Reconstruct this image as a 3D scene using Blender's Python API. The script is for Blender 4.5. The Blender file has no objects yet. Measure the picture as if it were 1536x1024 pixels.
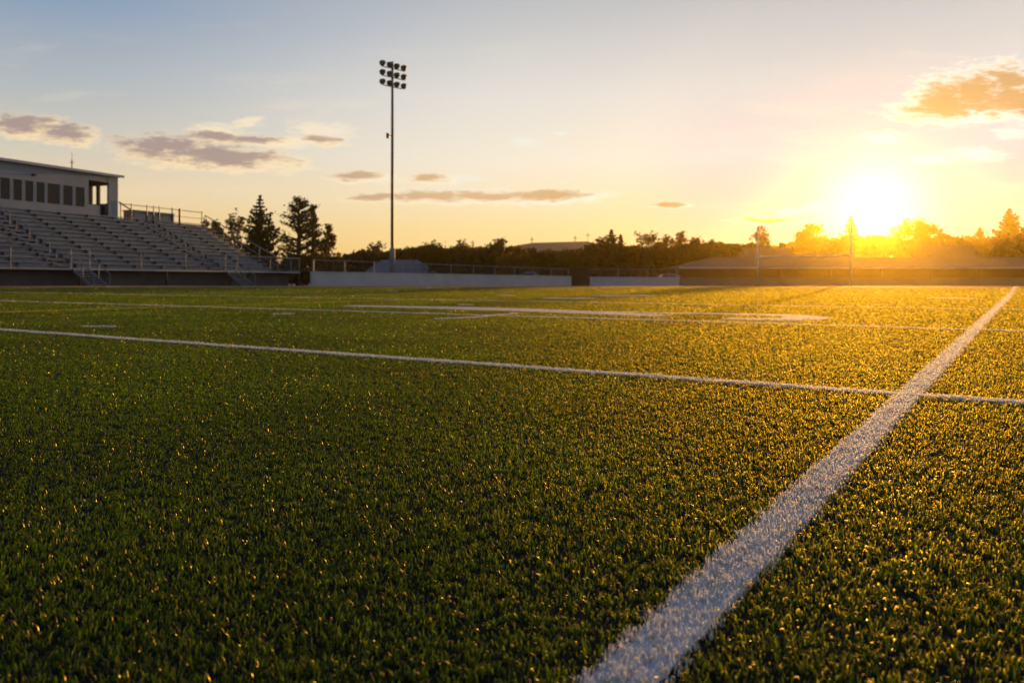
import bpy, math, random
import numpy as np
from mathutils import Vector

S = bpy.context.scene
COL = S.collection
R = math.radians
F, CX, HY, EYE = 1172.0, 768.0, 421.0, 0.45      # focal length (px of the 1536 px photo), centre, horizon row, eye height
SUN_AZ, SUN_EL = math.atan2(542, 1172), R(4.5)
SUNV = (math.sin(SUN_AZ)*math.cos(SUN_EL), math.cos(SUN_AZ)*math.cos(SUN_EL), math.sin(SUN_EL))

def gnd(x, y):                       # point of the flat pitch seen at photo pixel x, y
    Z = F*EYE/(y-HY)
    return ((x-CX)/F*Z, Z)
def wx(x, Z): return (x-CX)/F*Z
def wz(y, Z): return EYE+(HY-y)/F*Z
def sstep(a, b, t):
    t = np.clip((t-a)/(b-a), 0, 1)
    return t*t*(3-2*t)
def rise(y): return 0.11*sstep(28, 40, y)          # the gentle crown of the pitch
BASE = -0.25                                        # ground level outside the track

# ------------------------------------------------------------------ materials
def new_mat(name):
    m = bpy.data.materials.new(name); m.use_nodes = True
    nt = m.node_tree
    return m, nt, nt.nodes['Principled BSDF'], nt.nodes['Material Output']

def surf_mat(name, col, rough=0.6, metal=0.0, var=0.25, scale=3.0, bump=0.0, spec=0.5, stretch=(1, 1, 1), stain=0.0):
    m, nt, p, out = new_mat(name)
    N, L = nt.nodes, nt.links
    tc = N.new('ShaderNodeTexCoord'); mp = N.new('ShaderNodeMapping'); mp.inputs['Scale'].default_value = stretch
    L.new(tc.outputs['Object'], mp.inputs[0])
    no = N.new('ShaderNodeTexNoise'); no.inputs['Scale'].default_value = scale; no.inputs['Detail'].default_value = 6
    L.new(mp.outputs[0], no.inputs['Vector'])
    mr = N.new('ShaderNodeMapRange'); mr.inputs[1].default_value = .25; mr.inputs[2].default_value = .75
    mr.inputs[3].default_value = 1-var; mr.inputs[4].default_value = 1+var
    L.new(no.outputs[0], mr.inputs[0])
    mx = N.new('ShaderNodeMix'); mx.data_type = 'RGBA'; mx.blend_type = 'MULTIPLY'; mx.inputs[0].default_value = 1
    mx.inputs[6].default_value = (*col, 1); L.new(mr.outputs[0], mx.inputs[7])
    last = mx.outputs[2]
    if stain:
        n2 = N.new('ShaderNodeTexNoise'); n2.inputs['Scale'].default_value = scale*.35; n2.inputs['Detail'].default_value = 8
        L.new(mp.outputs[0], n2.inputs['Vector'])
        r2 = N.new('ShaderNodeMapRange'); r2.inputs[1].default_value = .5; r2.inputs[2].default_value = .7
        r2.inputs[3].default_value = 0; r2.inputs[4].default_value = stain
        L.new(n2.outputs[0], r2.inputs[0])
        m2 = N.new('ShaderNodeMix'); m2.data_type = 'RGBA'; L.new(r2.outputs[0], m2.inputs[0])
        L.new(last, m2.inputs[6]); m2.inputs[7].default_value = (col[0]*.45, col[1]*.42, col[2]*.4, 1)
        last = m2.outputs[2]
    L.new(last, p.inputs['Base Color'])
    p.inputs['Roughness'].default_value = rough; p.inputs['Metallic'].default_value = metal
    p.inputs['Specular IOR Level'].default_value = spec
    if bump:
        b = N.new('ShaderNodeBump'); b.inputs['Strength'].default_value = bump; b.inputs['Distance'].default_value = .02
        L.new(no.outputs[0], b.inputs['Height']); L.new(b.outputs[0], p.inputs['Normal'])
    return m

def leaf_mat(name, c1, c2, trans=0.35, scale=.9):
    m, nt, p, out = new_mat(name)
    N, L = nt.nodes, nt.links
    tc = N.new('ShaderNodeTexCoord')
    no = N.new('ShaderNodeTexNoise'); no.inputs['Scale'].default_value = scale; no.inputs['Detail'].default_value = 5
    L.new(tc.outputs['Object'], no.inputs['Vector'])
    cr = N.new('ShaderNodeValToRGB'); e = cr.color_ramp.elements
    e[0].position = .35; e[0].color = (*c1, 1); e[1].position = .65; e[1].color = (*c2, 1)
    L.new(no.outputs[0], cr.inputs[0]); L.new(cr.outputs[0], p.inputs['Base Color'])
    p.inputs['Roughness'].default_value = .6; p.inputs['Specular IOR Level'].default_value = .25
    tr = N.new('ShaderNodeBsdfTranslucent'); L.new(cr.outputs[0], tr.inputs[0])
    mx = N.new('ShaderNodeMixShader'); mx.inputs[0].default_value = trans
    L.new(p.outputs[0], mx.inputs[1]); L.new(tr.outputs[0], mx.inputs[2]); L.new(mx.outputs[0], out.inputs[0])
    return m

def blade_mat(name, c1, c2, ct, rough, spec, trans, patch=True, lobes=()):
    m, nt, p, out = new_mat(name)
    N, L = nt.nodes, nt.links
    at = N.new('ShaderNodeAttribute'); at.attribute_name = 'tint'
    mx = N.new('ShaderNodeMix'); mx.data_type = 'RGBA'
    L.new(at.outputs['Fac'], mx.inputs[0]); mx.inputs[6].default_value = (*c1, 1); mx.inputs[7].default_value = (*c2, 1)
    col = mx.outputs[2]
    if patch:
        tc = N.new('ShaderNodeTexCoord')
        no = N.new('ShaderNodeTexNoise'); no.inputs['Scale'].default_value = .8; no.inputs['Detail'].default_value = 5
        L.new(tc.outputs['Object'], no.inputs['Vector'])
        mr = N.new('ShaderNodeMapRange'); mr.inputs[1].default_value = .3; mr.inputs[2].default_value = .7
        mr.inputs[3].default_value = .55; mr.inputs[4].default_value = 1.4
        L.new(no.outputs[0], mr.inputs[0])
        m2 = N.new('ShaderNodeMix'); m2.data_type = 'RGBA'; m2.blend_type = 'MULTIPLY'; m2.inputs[0].default_value = 1
        L.new(col, m2.inputs[6]); L.new(mr.outputs[0], m2.inputs[7]); col = m2.outputs[2]
    L.new(col, p.inputs['Base Color'])
    p.inputs['Roughness'].default_value = rough; p.inputs['Specular IOR Level'].default_value = spec; p.inputs['Specular Tint'].default_value = (1, .82, .22, 1) if patch else (1, 1, 1, 1)
    tr = N.new('ShaderNodeBsdfTranslucent')
    m3 = N.new('ShaderNodeMix'); m3.data_type = 'RGBA'; m3.blend_type = 'MULTIPLY'; m3.inputs[0].default_value = 1
    L.new(col, m3.inputs[6]); m3.inputs[7].default_value = (*ct, 1); L.new(m3.outputs[2], tr.inputs[0])
    ms = N.new('ShaderNodeMixShader'); ms.inputs[0].default_value = trans
    L.new(p.outputs[0], ms.inputs[1]); L.new(tr.outputs[0], ms.inputs[2])
    last = ms.outputs[0]
    for typ, col_, ro, fac in lobes:
        b = N.new(typ); b.inputs['Color'].default_value = (*col_, 1); b.inputs['Roughness'].default_value = ro
        if 'IOR' in b.inputs: b.inputs['IOR'].default_value = 1.4
        mm = N.new('ShaderNodeMixShader'); mm.inputs[0].default_value = fac
        L.new(last, mm.inputs[1]); L.new(b.outputs[0], mm.inputs[2]); last = mm.outputs[0]
    L.new(last, out.inputs[0])
    return m

M = dict(
    turf_base=surf_mat('turf_base', (.008, .007, .004), .9, var=.4, scale=1.4, bump=.4, spec=.1),
    blade=blade_mat('turf_blade', (.008, .018, .001), (.052, .072, .003), (4.5, 5.3, .7), .5, .08, .58,
                    lobes=(('ShaderNodeBsdfRefraction', (.95, .74, .08), .66, .055), ('ShaderNodeBsdfGlossy', (.95, .74, .20), .31, .062))),
    white_blade=blade_mat('painted_blade', (.74, .71, .69), (.86, .83, .80), (1, .96, .88), .5, .2, .35, False, lobes=(('ShaderNodeBsdfRefraction', (1, .93, .75), .9, .07),)),
    yellow_blade=blade_mat('yellow_blade', (.62, .44, .05), (.74, .54, .06), (1, .95, .85), .5, .3, .25, False),
    paint=surf_mat('line_paint', (.5, .5, .5), .8, var=.2, scale=20),
    ypaint=surf_mat('yellow_paint', (.4, .3, .05), .8, var=.2, scale=20),
    track=surf_mat('track_rubber', (.13, .045, .025), .9, var=.2, scale=2),
    ground=surf_mat('rough_ground', (.06, .055, .025), .95, var=.4, scale=.2),
    hill=surf_mat('hill_scrub', (.05, .055, .055), .95, var=.3, scale=.05),
    alu=surf_mat('aluminium_plank', (.27, .30, .35), .5, .2, var=.18, scale=1.2, stretch=(.4, .4, 3), stain=.35),
    tread=surf_mat('stand_tread', (.20, .215, .235), .7, .1, var=.25, scale=1.1, stain=.4),
    darkmetal=surf_mat('dark_metal', (.025, .024, .024), .5, .3, var=.2),
    galv=surf_mat('galvanised_steel', (.20, .20, .195), .65, .2, var=.2, scale=4),
    bracket=surf_mat('bench_bracket', (.11, .115, .12), .6, .2, var=.2),
    polemat=surf_mat('pole_steel', (.055, .05, .047), .5, .4, var=.2, scale=2),
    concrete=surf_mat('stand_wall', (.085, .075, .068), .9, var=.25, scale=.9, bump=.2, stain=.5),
    wallpaint=surf_mat('painted_wall', (.52, .47, .43), .8, var=.12, scale=.7, bump=.15, stain=.3),
    siding=surf_mat('press_siding', (.275, .285, .295), .7, var=.08, scale=.8, stain=.2),
    trim=surf_mat('press_trim', (.38, .38, .39), .5, var=.1),
    roofm=surf_mat('roof_metal', (.20, .20, .21), .45, .2, var=.15, scale=1.5),
    timber=surf_mat('warm_timber', (.20, .12, .06), .7, var=.25, scale=3),
    glass=surf_mat('dark_glass', (.045, .043, .043), .15, var=.2, spec=.1),
    shingle=surf_mat('brown_shingle', (.10, .065, .04), .9, var=.3, scale=1.4, stain=.4),
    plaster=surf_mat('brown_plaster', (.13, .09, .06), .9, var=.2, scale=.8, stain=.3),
    glarewall=surf_mat('glare_toned_wall', (.20, .15, .11), .85, var=.15, scale=.7, stain=.3),  # wall tone darkened and browned, sun glare put into the colour
    recess=surf_mat('shaded_plaster', (.065, .045, .03), .85, var=.3, scale=.8, stain=.3),  # darker plaster: shade of the recess under the eaves put into the colour
    gate=surf_mat('brown_gate', (.022, .013, .008), .8, var=.3, scale=3),
    greyroof=surf_mat('grey_roof', (.13, .13, .135), .8, var=.2, scale=1.2, stain=.3),
    goal=surf_mat('goal_paint', (.62, .58, .48), .4, var=.1, scale=4),
    carpaint=surf_mat('silver_car_paint', (.30, .30, .31), .25, var=.04, spec=.6),
    rubber=surf_mat('tyre_rubber', (.02, .02, .02), .9),
    lampbody=surf_mat('lamp_housing', (.03, .028, .027), .45, .3, var=.2),
    lens=surf_mat('lamp_lens', (.10, .10, .10), .15, var=.1, spec=.6),
    bark=surf_mat('bark', (.045, .032, .022), .95, var=.3, scale=4),
    leaf_dark=leaf_mat('leaf_dark', (.016, .019, .008), (.032, .030, .012), .25),
    leaf_pine=leaf_mat('leaf_pine', (.014, .021, .010), (.030, .034, .014), .22),
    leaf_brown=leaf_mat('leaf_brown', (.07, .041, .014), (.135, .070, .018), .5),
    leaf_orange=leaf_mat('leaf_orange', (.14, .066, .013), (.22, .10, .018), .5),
    leaf_green=leaf_mat('leaf_green', (.06, .065, .012), (.12, .11, .02), .5),
    leaf_pale=leaf_mat('leaf_pale', (.12, .075, .025), (.17, .11, .04), .5),
)

# ------------------------------------------------------------------ mesh helpers
def wloc(o):
    v = Vector((0, 0, 0))
    while o is not None:
        v = v + o.location; o = o.parent
    return v

def link_mesh(name, me, mat, parent):
    o = bpy.data.objects.new(name, me)
    if mat is not None:
        for m in (mat if isinstance(mat, (list, tuple)) else [mat]): me.materials.append(m)
    COL.objects.link(o)
    if parent is not None: o.parent = parent
    return o

class MB:
    def __init__(s): s.v = []; s.f = []; s.mi = []; s.cur = 0
    def add(s, vs, fs):
        b = len(s.v); s.v += [tuple(p) for p in vs]
        for f in fs: s.f.append(tuple(i+b for i in f)); s.mi.append(s.cur)
        return s
    def obox(s, o, A, B, C):         # box from a corner and three edge vectors
        o, A, B, C = Vector(o), Vector(A), Vector(B), Vector(C)
        if A.cross(B).dot(C) < 0: A, B = B, A
        vs = [o, o+A, o+A+B, o+B, o+C, o+A+C, o+A+B+C, o+B+C]
        return s.add(vs, [(0, 3, 2, 1), (4, 5, 6, 7), (0, 1, 5, 4), (1, 2, 6, 5), (2, 3, 7, 6), (3, 0, 4, 7)])
    def box(s, x0, x1, y0, y1, z0, z1):
        return s.obox((x0, y0, z0), (x1-x0, 0, 0), (0, y1-y0, 0), (0, 0, z1-z0))
    def tube(s, pts, r, n=6, cap=True):
        pts = [Vector(p) for p in pts]
        rr = r if isinstance(r, (list, tuple)) else [r]*len(pts)
        rings = []
        for i, p in enumerate(pts):
            d = (pts[min(i+1, len(pts)-1)]-pts[max(i-1, 0)])
            d = d.normalized() if d.length > 1e-9 else Vector((0, 0, 1))
            u = d.cross(Vector((0, 0, 1)) if abs(d.z) < .9 else Vector((1, 0, 0))).normalized(); w = d.cross(u)
            rings.append([p+(u*math.cos(2*math.pi*k/n)+w*math.sin(2*math.pi*k/n))*rr[i] for k in range(n)])
        vs = [q for g in rings for q in g]; fs = []
        for i in range(len(pts)-1):
            for k in range(n):
                a, b = i*n+k, i*n+(k+1) % n
                fs.append((a, b, b+n, a+n))
        if cap:
            fs.append(tuple(range(n-1, -1, -1))); fs.append(tuple((len(pts)-1)*n+k for k in range(n)))
        return s.add(vs, fs)
    def lathe(s, o, axis, prof, n=12, cap=True):       # profile (distance along axis, radius)
        a = Vector(axis).normalized(); o = Vector(o)
        return s.tube_axis(o, a, prof, n, cap)
    def tube_axis(s, o, a, prof, n, cap):
        u = a.cross(Vector((0, 0, 1)) if abs(a.z) < .9 else Vector((1, 0, 0))).normalized(); w = a.cross(u)
        vs = []; fs = []
        for t, r in prof:
            for k in range(n):
                vs.append(o+a*t+(u*math.cos(2*math.pi*k/n)+w*math.sin(2*math.pi*k/n))*r)
        for i in range(len(prof)-1):
            for k in range(n):
                p, q = i*n+k, i*n+(k+1) % n
                fs.append((p, q, q+n, p+n))
        if cap: fs.append(tuple(range(n-1, -1, -1))); fs.append(tuple((len(prof)-1)*n+k for k in range(n)))
        return s.add(vs, fs)
    def build(s, name, mat, parent=None, smooth=False):
        off = wloc(parent) if parent is not None else Vector((0, 0, 0))
        me = bpy.data.meshes.new(name)
        me.from_pydata([(p[0]-off.x, p[1]-off.y, p[2]-off.z) for p in s.v], [], s.f)
        if any(s.mi): me.polygons.foreach_set('material_index', s.mi)
        if smooth: me.polygons.foreach_set('use_smooth', [True]*len(s.f))
        me.update()
        return link_mesh(name, me, mat, parent)

def np_mesh(name, V, loops, starts, totals, mat, parent=None, attr=None):
    me = bpy.data.meshes.new(name)
    if parent is not None:
        V = V-np.array(wloc(parent))
    me.vertices.add(len(V)); me.vertices.foreach_set('co', V.astype(np.float32).ravel())
    me.loops.add(len(loops)); me.loops.foreach_set('vertex_index', loops.astype(np.int32))
    me.polygons.add(len(starts)); me.polygons.foreach_set('loop_start', starts.astype(np.int32))
    me.update(calc_edges=True)
    if attr is not None:
        a = me.attributes.new('tint', 'FLOAT', 'POINT'); a.data.foreach_set('value', attr.astype(np.float32))
    return link_mesh(name, me, mat, parent)

def quads_mesh(name, V, mat, parent=None):
    n = len(V)//4
    return np_mesh(name, V, np.arange(4*n), np.arange(n)*4, np.full(n, 4), mat, parent)

def thing(name, label, cat, loc, group=None):
    o = bpy.data.objects.new(name, None); o.empty_display_size = .5; COL.objects.link(o)
    o.location = loc; o['label'] = label; o['category'] = cat
    if group: o['group'] = group
    return o
def setting(o, kind='structure'): o['kind'] = kind; return o

# ------------------------------------------------------------------ ground, pitch, track, hill
g = MB(); g.add([(-2600, -300, BASE), (2600, -300, BASE), (2600, 2600, BASE), (-2600, 2600, BASE)], [(0, 1, 2, 3)])
setting(g.build('ground', M['ground']))

def sheet(name, xs, ys, zf, mat):
    m = MB(); nx = len(xs)
    for y in ys:
        for x in xs: m.v.append((x, y, float(zf(x, y))))
    for j in range(len(ys)-1):
        for i in range(nx-1):
            m.f.append((j*nx+i, j*nx+i+1, (j+1)*nx+i+1, (j+1)*nx+i)); m.mi.append(0)
    return m.build(name, mat, smooth=True)
pitch = setting(sheet('turf_pitch', [-75, -40, -20, 0, 20, 40, 75], [-9, 0, 10, 20, 28]+[28+i for i in range(0, 15)]+[42.5], lambda x, y: rise(y), M['turf_base']))
setting(sheet('running_track', [-75, -40, 0, 40, 75], [42.5, 45, 48, 50, 51.5, 53, 55, 57], lambda x, y: .11-(.40)*float(sstep(51.5, 57, y)), M['track']))

hm = MB()
prof = [(600, 421), (640, 384), (690, 379), (740, 376), (775, 368), (800, 364), (880, 362), (905, 367), (950, 372), (1010, 379), (1100, 386), (1200, 395), (1260, 421)]
ZH = 330
n = len(prof)
for k, sc in ((0, 1.0), (1, .55), (2, 0)):
    for x, y in prof:
        z = wz(y, ZH)*(1-k*.0); zz = BASE+(z-BASE)*(1 if k == 0 else sc)
        hm.v.append((wx(x, ZH), ZH+(0 if k == 0 else (-35 if k == 1 else -60)), zz))
for k in range(2):
    for i in range(n-1):
        hm.f.append(((k+1)*n+i, (k+1)*n+i+1, k*n+i+1, k*n+i)); hm.mi.append(0)
b0 = len(hm.v)
for x, y in prof: hm.v.append((wx(x, ZH)*1.25, ZH+260, BASE))
for i in range(n-1): hm.f.append((i, i+1, b0+i+1, b0+i)); hm.mi.append(0)
setting(hm.build('hill', M['hill'], smooth=True))

# ------------------------------------------------------------------ markings as ground shapes
DS = np.array([768.0, F]); DS = DS/np.linalg.norm(DS)          # along the sideline
DY = np.array([DS[1], -DS[0]])                                  # along the yard lines
def line_pts(p, d, t0, t1): return [tuple(np.array(p)+d*t0), tuple(np.array(p)+d*t1)]
MARKS = []   # name, label, polyline on the ground, half widths, colour
ZS = F*.44/185; p0 = (wx(1347, ZS), ZS)
MARKS.append(('sideline', 'broad white line running from the lower centre up to the right edge', line_pts(p0, DS, -2.6, 55), .041, 'w'))
MARKS.append(('yard_line', 'long white line crossing the broad line nearest the viewer', line_pts(gnd(1536, 606), DY, -36, 9), .042, 'w'))
for yy, lab in ((497.3, 'second white cross line counted from the viewer'), (465, 'third and faintest white cross line')):
    MARKS.append(('yard_line', lab, line_pts(gnd(1536, yy), DY, -46, 16), .04 if yy > 480 else .036, 'w'))
py = gnd(0, 469)
MARKS.append(('touch_line', 'yellow line at the far left of the pitch', line_pts(py, DS, -6, 9.5), .085, 'y'))
for a, b, w, lab in (((124, 490.4), (173, 490.4), .05, 'short dash near the left end of the first cross line'),
                     ((408, 471.5), (440, 471), .06, 'short dash between the first and second cross lines'),
                     ((690, 457), (706, 457.5), .1, 'short dash by the start of the painted emblem'),
                     ((748, 443), (770, 443.4), .12, 'short dash on the far part of the pitch'),
                     ((160, 433.6), (176, 433.7), .16, 'short dash close to the far left touchline'),
                     ((584, 437.5), (596, 437.6), .14, 'short dash far out in line with the lamp pole')):
    MARKS.append(('hash_mark', lab, [gnd(*a), gnd(*b)], w, 'w'))
MARKS.append(('corner_line', 'thin slanting line left of the painted emblem', [gnd(655, 479), gnd(712, 476.5), gnd(775, 470.5)], .05, 'w'))
def ribbon(pts):                     # photo rows with half thickness in rows -> ground polyline + half width
    P = [gnd(x, y) for x, y, h in pts]
    W = [abs(gnd(x, y-h)[1]-gnd(x, y+h)[1])/2 for x, y, h in pts]
    return P, W
for pts, lab in (([(524, 459.3, .5), (600, 460.6, .9), (700, 463, 1.5), (800, 466, 1.6), (900, 470.3, 1.4), (992, 474.6, .9)], 'long bold white stroke of the painted emblem'),
                 ([(850, 468, .5), (950, 469.4, .7), (1050, 470.8, .7), (1150, 472.6, .9), (1200, 474.8, 1.2), (1211, 477.4, 1.6), (1196, 479.6, 1.4), (1150, 480, 1.5), (1090, 478.2, .9)], 'rounded hook end of the painted emblem'),
                 ([(824, 447.6, .5), (850, 447.3, .8), (884, 447.8, .6)], 'small far painted stroke left of the sunlit patch'),
                 ([(905, 444.2, .4), (940, 443.4, .6), (975, 443.2, .4)], 'farthest painted stroke left of the sunlit patch'),
                 ([(1395, 447, .3), (1430, 447.6, .5), (1460, 448, .3)], 'small painted stroke far off before the right wall')):
    P, W = ribbon(pts); MARKS.append(('painted_emblem', lab, P, W, 'w'))

def dist_to(poly, hw, X, Y):         # signed distance minus half width
    best = np.full(X.shape, 1e9)
    hw = [hw]*len(poly) if not isinstance(hw, list) else hw
    for (a, b, wa, wb) in zip(poly[:-1], poly[1:], hw[:-1], hw[1:]):
        ax, ay = a; dx, dy = b[0]-ax, b[1]-ay; l2 = dx*dx+dy*dy
        t = np.clip(((X-ax)*dx+(Y-ay)*dy)/l2, 0, 1)
        # square end on straight marks
        d = np.hypot(X-ax-t*dx, Y-ay-t*dy)-(wa+(wb-wa)*t)
        best = np.minimum(best, d)
    return best

# ------------------------------------------------------------------ artificial turf: every blade real geometry
rng = np.random.default_rng(7)
def vnoise(X, Y, s, seed):           # smooth value noise on the ground
    r = np.random.default_rng(seed).random((64, 64))
    u, v = X/s, Y/s; i, j = np.floor(u).astype(int), np.floor(v).astype(int); fu, fv = u-i, v-j
    fu = fu*fu*(3-2*fu); fv = fv*fv*(3-2*fv)
    q = lambda a, b: r[a % 64, b % 64]
    return (q(i, j)*(1-fu)+q(i+1, j)*fu)*(1-fv)+(q(i, j+1)*(1-fu)+q(i+1, j+1)*fu)*fv

R0 = 2.6
def lod(r): return 1+(r/R0)**2
def sample_tufts(dens, r0, r1, half):
    rs = np.geomspace(r0, r1, 800); pdf = rs*dens/lod(rs)
    cdf = np.concatenate([[0], np.cumsum((pdf[1:]+pdf[:-1])/2*np.diff(rs))])
    N = int(cdf[-1]*2*half)
    r = np.interp(rng.random(N)*cdf[-1], cdf, rs); a = (rng.random(N)*2-1)*half
    return r*np.sin(a), r*np.cos(a)

def blades(name, X, Y, mat, parent=None, per=4, tall=1.0, wide=1.0):
    n = len(X)
    r = np.hypot(X, Y); L = np.sqrt(lod(r))
    sc = np.clip(L, 1, 30)*(1.0 if name != 'turf_grass' else 1.0)
    clump = .74+.20*vnoise(X, Y, .045, 3)+.26*vnoise(X, Y, .33, 4)+.10*vnoise(X*.3+Y, Y*.3-X, .9, 5)
    X = np.repeat(X, per); Y = np.repeat(Y, per); sc = np.repeat(sc, per); clump = np.repeat(clump, per)
    N = len(X)
    ang = rng.random(N)*2*np.pi
    spread = .0034*np.clip(sc, 1, 14)
    bx = X+rng.normal(0, 1, N)*spread; by = Y+rng.normal(0, 1, N)*spread
    H = (.0054+.0100*rng.random(N)**2.4)*clump*tall*np.clip(1+.03*(sc-1), 1, 1.25)
    lean = H*(.15+.95*rng.random(N)**1.3)
    tw = ang+np.pi/2+rng.normal(0, .5, N)
    w = (.00055+.00036*rng.random(N))*wide*np.clip(sc, 1, 40)
    wxv, wyv = np.cos(tw)*w, np.sin(tw)*w
    z0 = rise(by)+.001
    lx, ly = np.cos(ang)*lean, np.sin(ang)*lean
    curl = .6+.5*rng.random(N)       # tip droops on some blades
    V = np.empty((N, 5, 3))
    V[:, 0] = np.stack([bx-wxv, by-wyv, z0], 1); V[:, 1] = np.stack([bx+wxv, by+wyv, z0], 1)
    mx, my, mz = bx+lx*.35, by+ly*.35, z0+H*.68
    V[:, 2] = np.stack([mx+wxv*.85, my+wyv*.85, mz], 1); V[:, 3] = np.stack([mx-wxv*.85, my-wyv*.85, mz], 1)
    V[:, 4] = np.stack([bx+lx, by+ly, z0+H*curl], 1)
    base = np.arange(N)*5
    loops = (base[:, None]+np.array([0, 1, 2, 3, 3, 2, 4])[None, :]).ravel()
    st = (np.arange(N)[:, None]*7+np.array([0, 4])[None, :]).ravel()
    tint = np.repeat(np.clip(rng.normal(.30, .22, N)+np.where(rng.random(N) < .10, .75, 0), 0, 1.4), 5)  # random tint; a few blades coloured brighter to stand in for sun glints
    return np_mesh(name, V.reshape(-1, 3), loops, st, None, mat, parent, tint)

tx, ty = sample_tufts(15500, .38, 47, R(50))
edge = rng.normal(0, .005, len(tx))
keep = np.ones(len(tx), bool); keep &= (ty < 42.4)
mark_d = [dist_to(mk[2], mk[3], tx, ty) for mk in MARKS]
green = rng.random(len(tx)) < .06+.16*(vnoise(tx, ty, .12, 9) > .74)
for d in mark_d: keep &= ~((d+edge < 0) & ~green)
turf = blades('turf_grass', tx[keep], ty[keep], M['blade']); setting(turf, 'stuff')

for (name, lab, poly, hw, c) in MARKS:
    # denser tufts inside each mark
    xs, ys = [], []
    hws = hw if isinstance(hw, list) else [hw]*len(poly)
    for a, b, wa, wb in zip(poly[:-1], poly[1:], hws[:-1], hws[1:]):
        a, b = np.array(a), np.array(b); d = b-a; ln = np.linalg.norm(d); nrm = np.array([-d[1], d[0]])/ln
        m = int(max(40, ln*2*max(wa, wb)*26000))
        m = min(m, 500000)
        t = rng.random(m); o = (rng.random(m)*2-1)*(wa+(wb-wa)*t)
        P = a[None]+d[None]*t[:, None]+nrm[None]*o[:, None]
        r = np.hypot(P[:, 0], P[:, 1])
        ok = (rng.random(m) < 2.4/lod(r)) & (P[:, 1] > .3) & (P[:, 1] < 42.4) & (np.abs(np.arctan2(P[:, 0], P[:, 1])) < R(56))
        xs.append(P[ok, 0]); ys.append(P[ok, 1])
    xs, ys = np.concatenate(xs), np.concatenate(ys)
    xs = xs+rng.normal(0, .004, len(xs)); ys = ys+rng.normal(0, .004, len(ys))
    o = blades(name, xs, ys, M['white_blade' if c == 'w' else 'yellow_blade'], pitch, per=5, tall=1.02, wide=.9)
    o['label'] = lab
    if len(poly) == 2:
        a, b = np.array(poly[0]), np.array(poly[1]); d = (b-a)/np.linalg.norm(b-a)
        t1 = np.linalg.norm(b-a)
        if d[1] > 0.01: t1 = min(t1, (26-a[1])/d[1])
        if t1 > 0:
            e = a+d*t1; nn = np.array([-d[1], d[0]])*(hws[0]-.006)
            pm = MB(); pm.add([(*(a-nn), .002), (*(e-nn), .002), (*(e+nn), .002), (*(a+nn), .002)], [(0, 1, 2, 3)])
            pm.build('paint_strip', M['paint' if c == 'w' else 'ypaint'], o)

# ------------------------------------------------------------------ bleacher stand
sv = Vector((.378, .926, 0)).normalized(); nv = Vector((-sv.y, sv.x, 0))
P0 = Vector((-23.5, 78, 0))
def St(a, D, z): return P0+sv*a+nv*D+Vector((0, 0, z))
def a_at(px, D):                     # station along the stand seen at photo column px
    k = (px-CX)/F; q = P0+nv*D
    return (k*q.y-q.x)/(sv.x-k*sv.y)
def sbox(mb, a0, a1, d0, d1, z0, z1):
    return mb.obox(St(a0, d0, z0), sv*(a1-a0), nv*(d1-d0), (0, 0, z1-z0))
DECK, RUN, RISE, ROWS = 1.35, .72, .375, 13
AL = -37
AIS = [(-8.3, -7.0), (-23.6, -22.3)]
stand = thing('bleacher_stand', 'grey aluminium bleacher stand rising at the left of the pitch, rows of empty benches', 'bleachers', P0+sv*-10)
m = MB()
for i in range(ROWS):
    sbox(m, AL, 0, i*RUN, (i+1)*RUN+.02, DECK-.25+i*RISE, DECK+i*RISE)
m.build('stepped_tread', M['tread'], stand)
m = MB(); sbox(m, AL, 2.2, -1.2, -.003, DECK-.13, DECK); m.build('walkway_deck', M['alu'], stand)
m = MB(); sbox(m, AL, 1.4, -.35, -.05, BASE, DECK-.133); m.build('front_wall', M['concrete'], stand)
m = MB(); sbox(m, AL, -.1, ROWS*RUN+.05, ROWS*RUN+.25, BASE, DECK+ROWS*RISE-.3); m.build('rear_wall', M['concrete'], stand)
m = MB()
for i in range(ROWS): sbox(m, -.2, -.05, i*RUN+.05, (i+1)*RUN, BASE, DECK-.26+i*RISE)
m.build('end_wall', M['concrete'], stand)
segs = []; e = 0.0
for a0, a1 in AIS: segs.append((a1, e)); e = a0
segs.append((AL, e))
for i in range(ROWS):
    z = DECK+i*RISE
    for (a0, a1) in segs:
        m = MB()
        sbox(m, a0+.04, a1-.04, i*RUN+.34, i*RUN+.64, z+.38, z+.43)          # seat plank
        sbox(m, a0+.04, a1-.04, i*RUN+.66, i*RUN+.70, z+.05, z+.34)          # riser board
        m.cur = 1
        nb = max(2, int((a1-a0)/2.4))
        for k in range(nb+1):
            aa = a0+.3+(a1-a0-.6)*k/nb
            sbox(m, aa-.05, aa+.05, i*RUN+.36, i*RUN+.62, z+.003, z+.377)
        if i in (3, 4, 6, 8, 9):
            for k in range(nb):
                aa = a0+.3+(a1-a0-.6)*(k+.5)/nb
                sbox(m, aa-.16, aa+.16, i*RUN+.332, i*RUN+.642, z+.375, z+.436)
        m.build('bench', [M['alu'], M['bracket']], stand)
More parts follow.
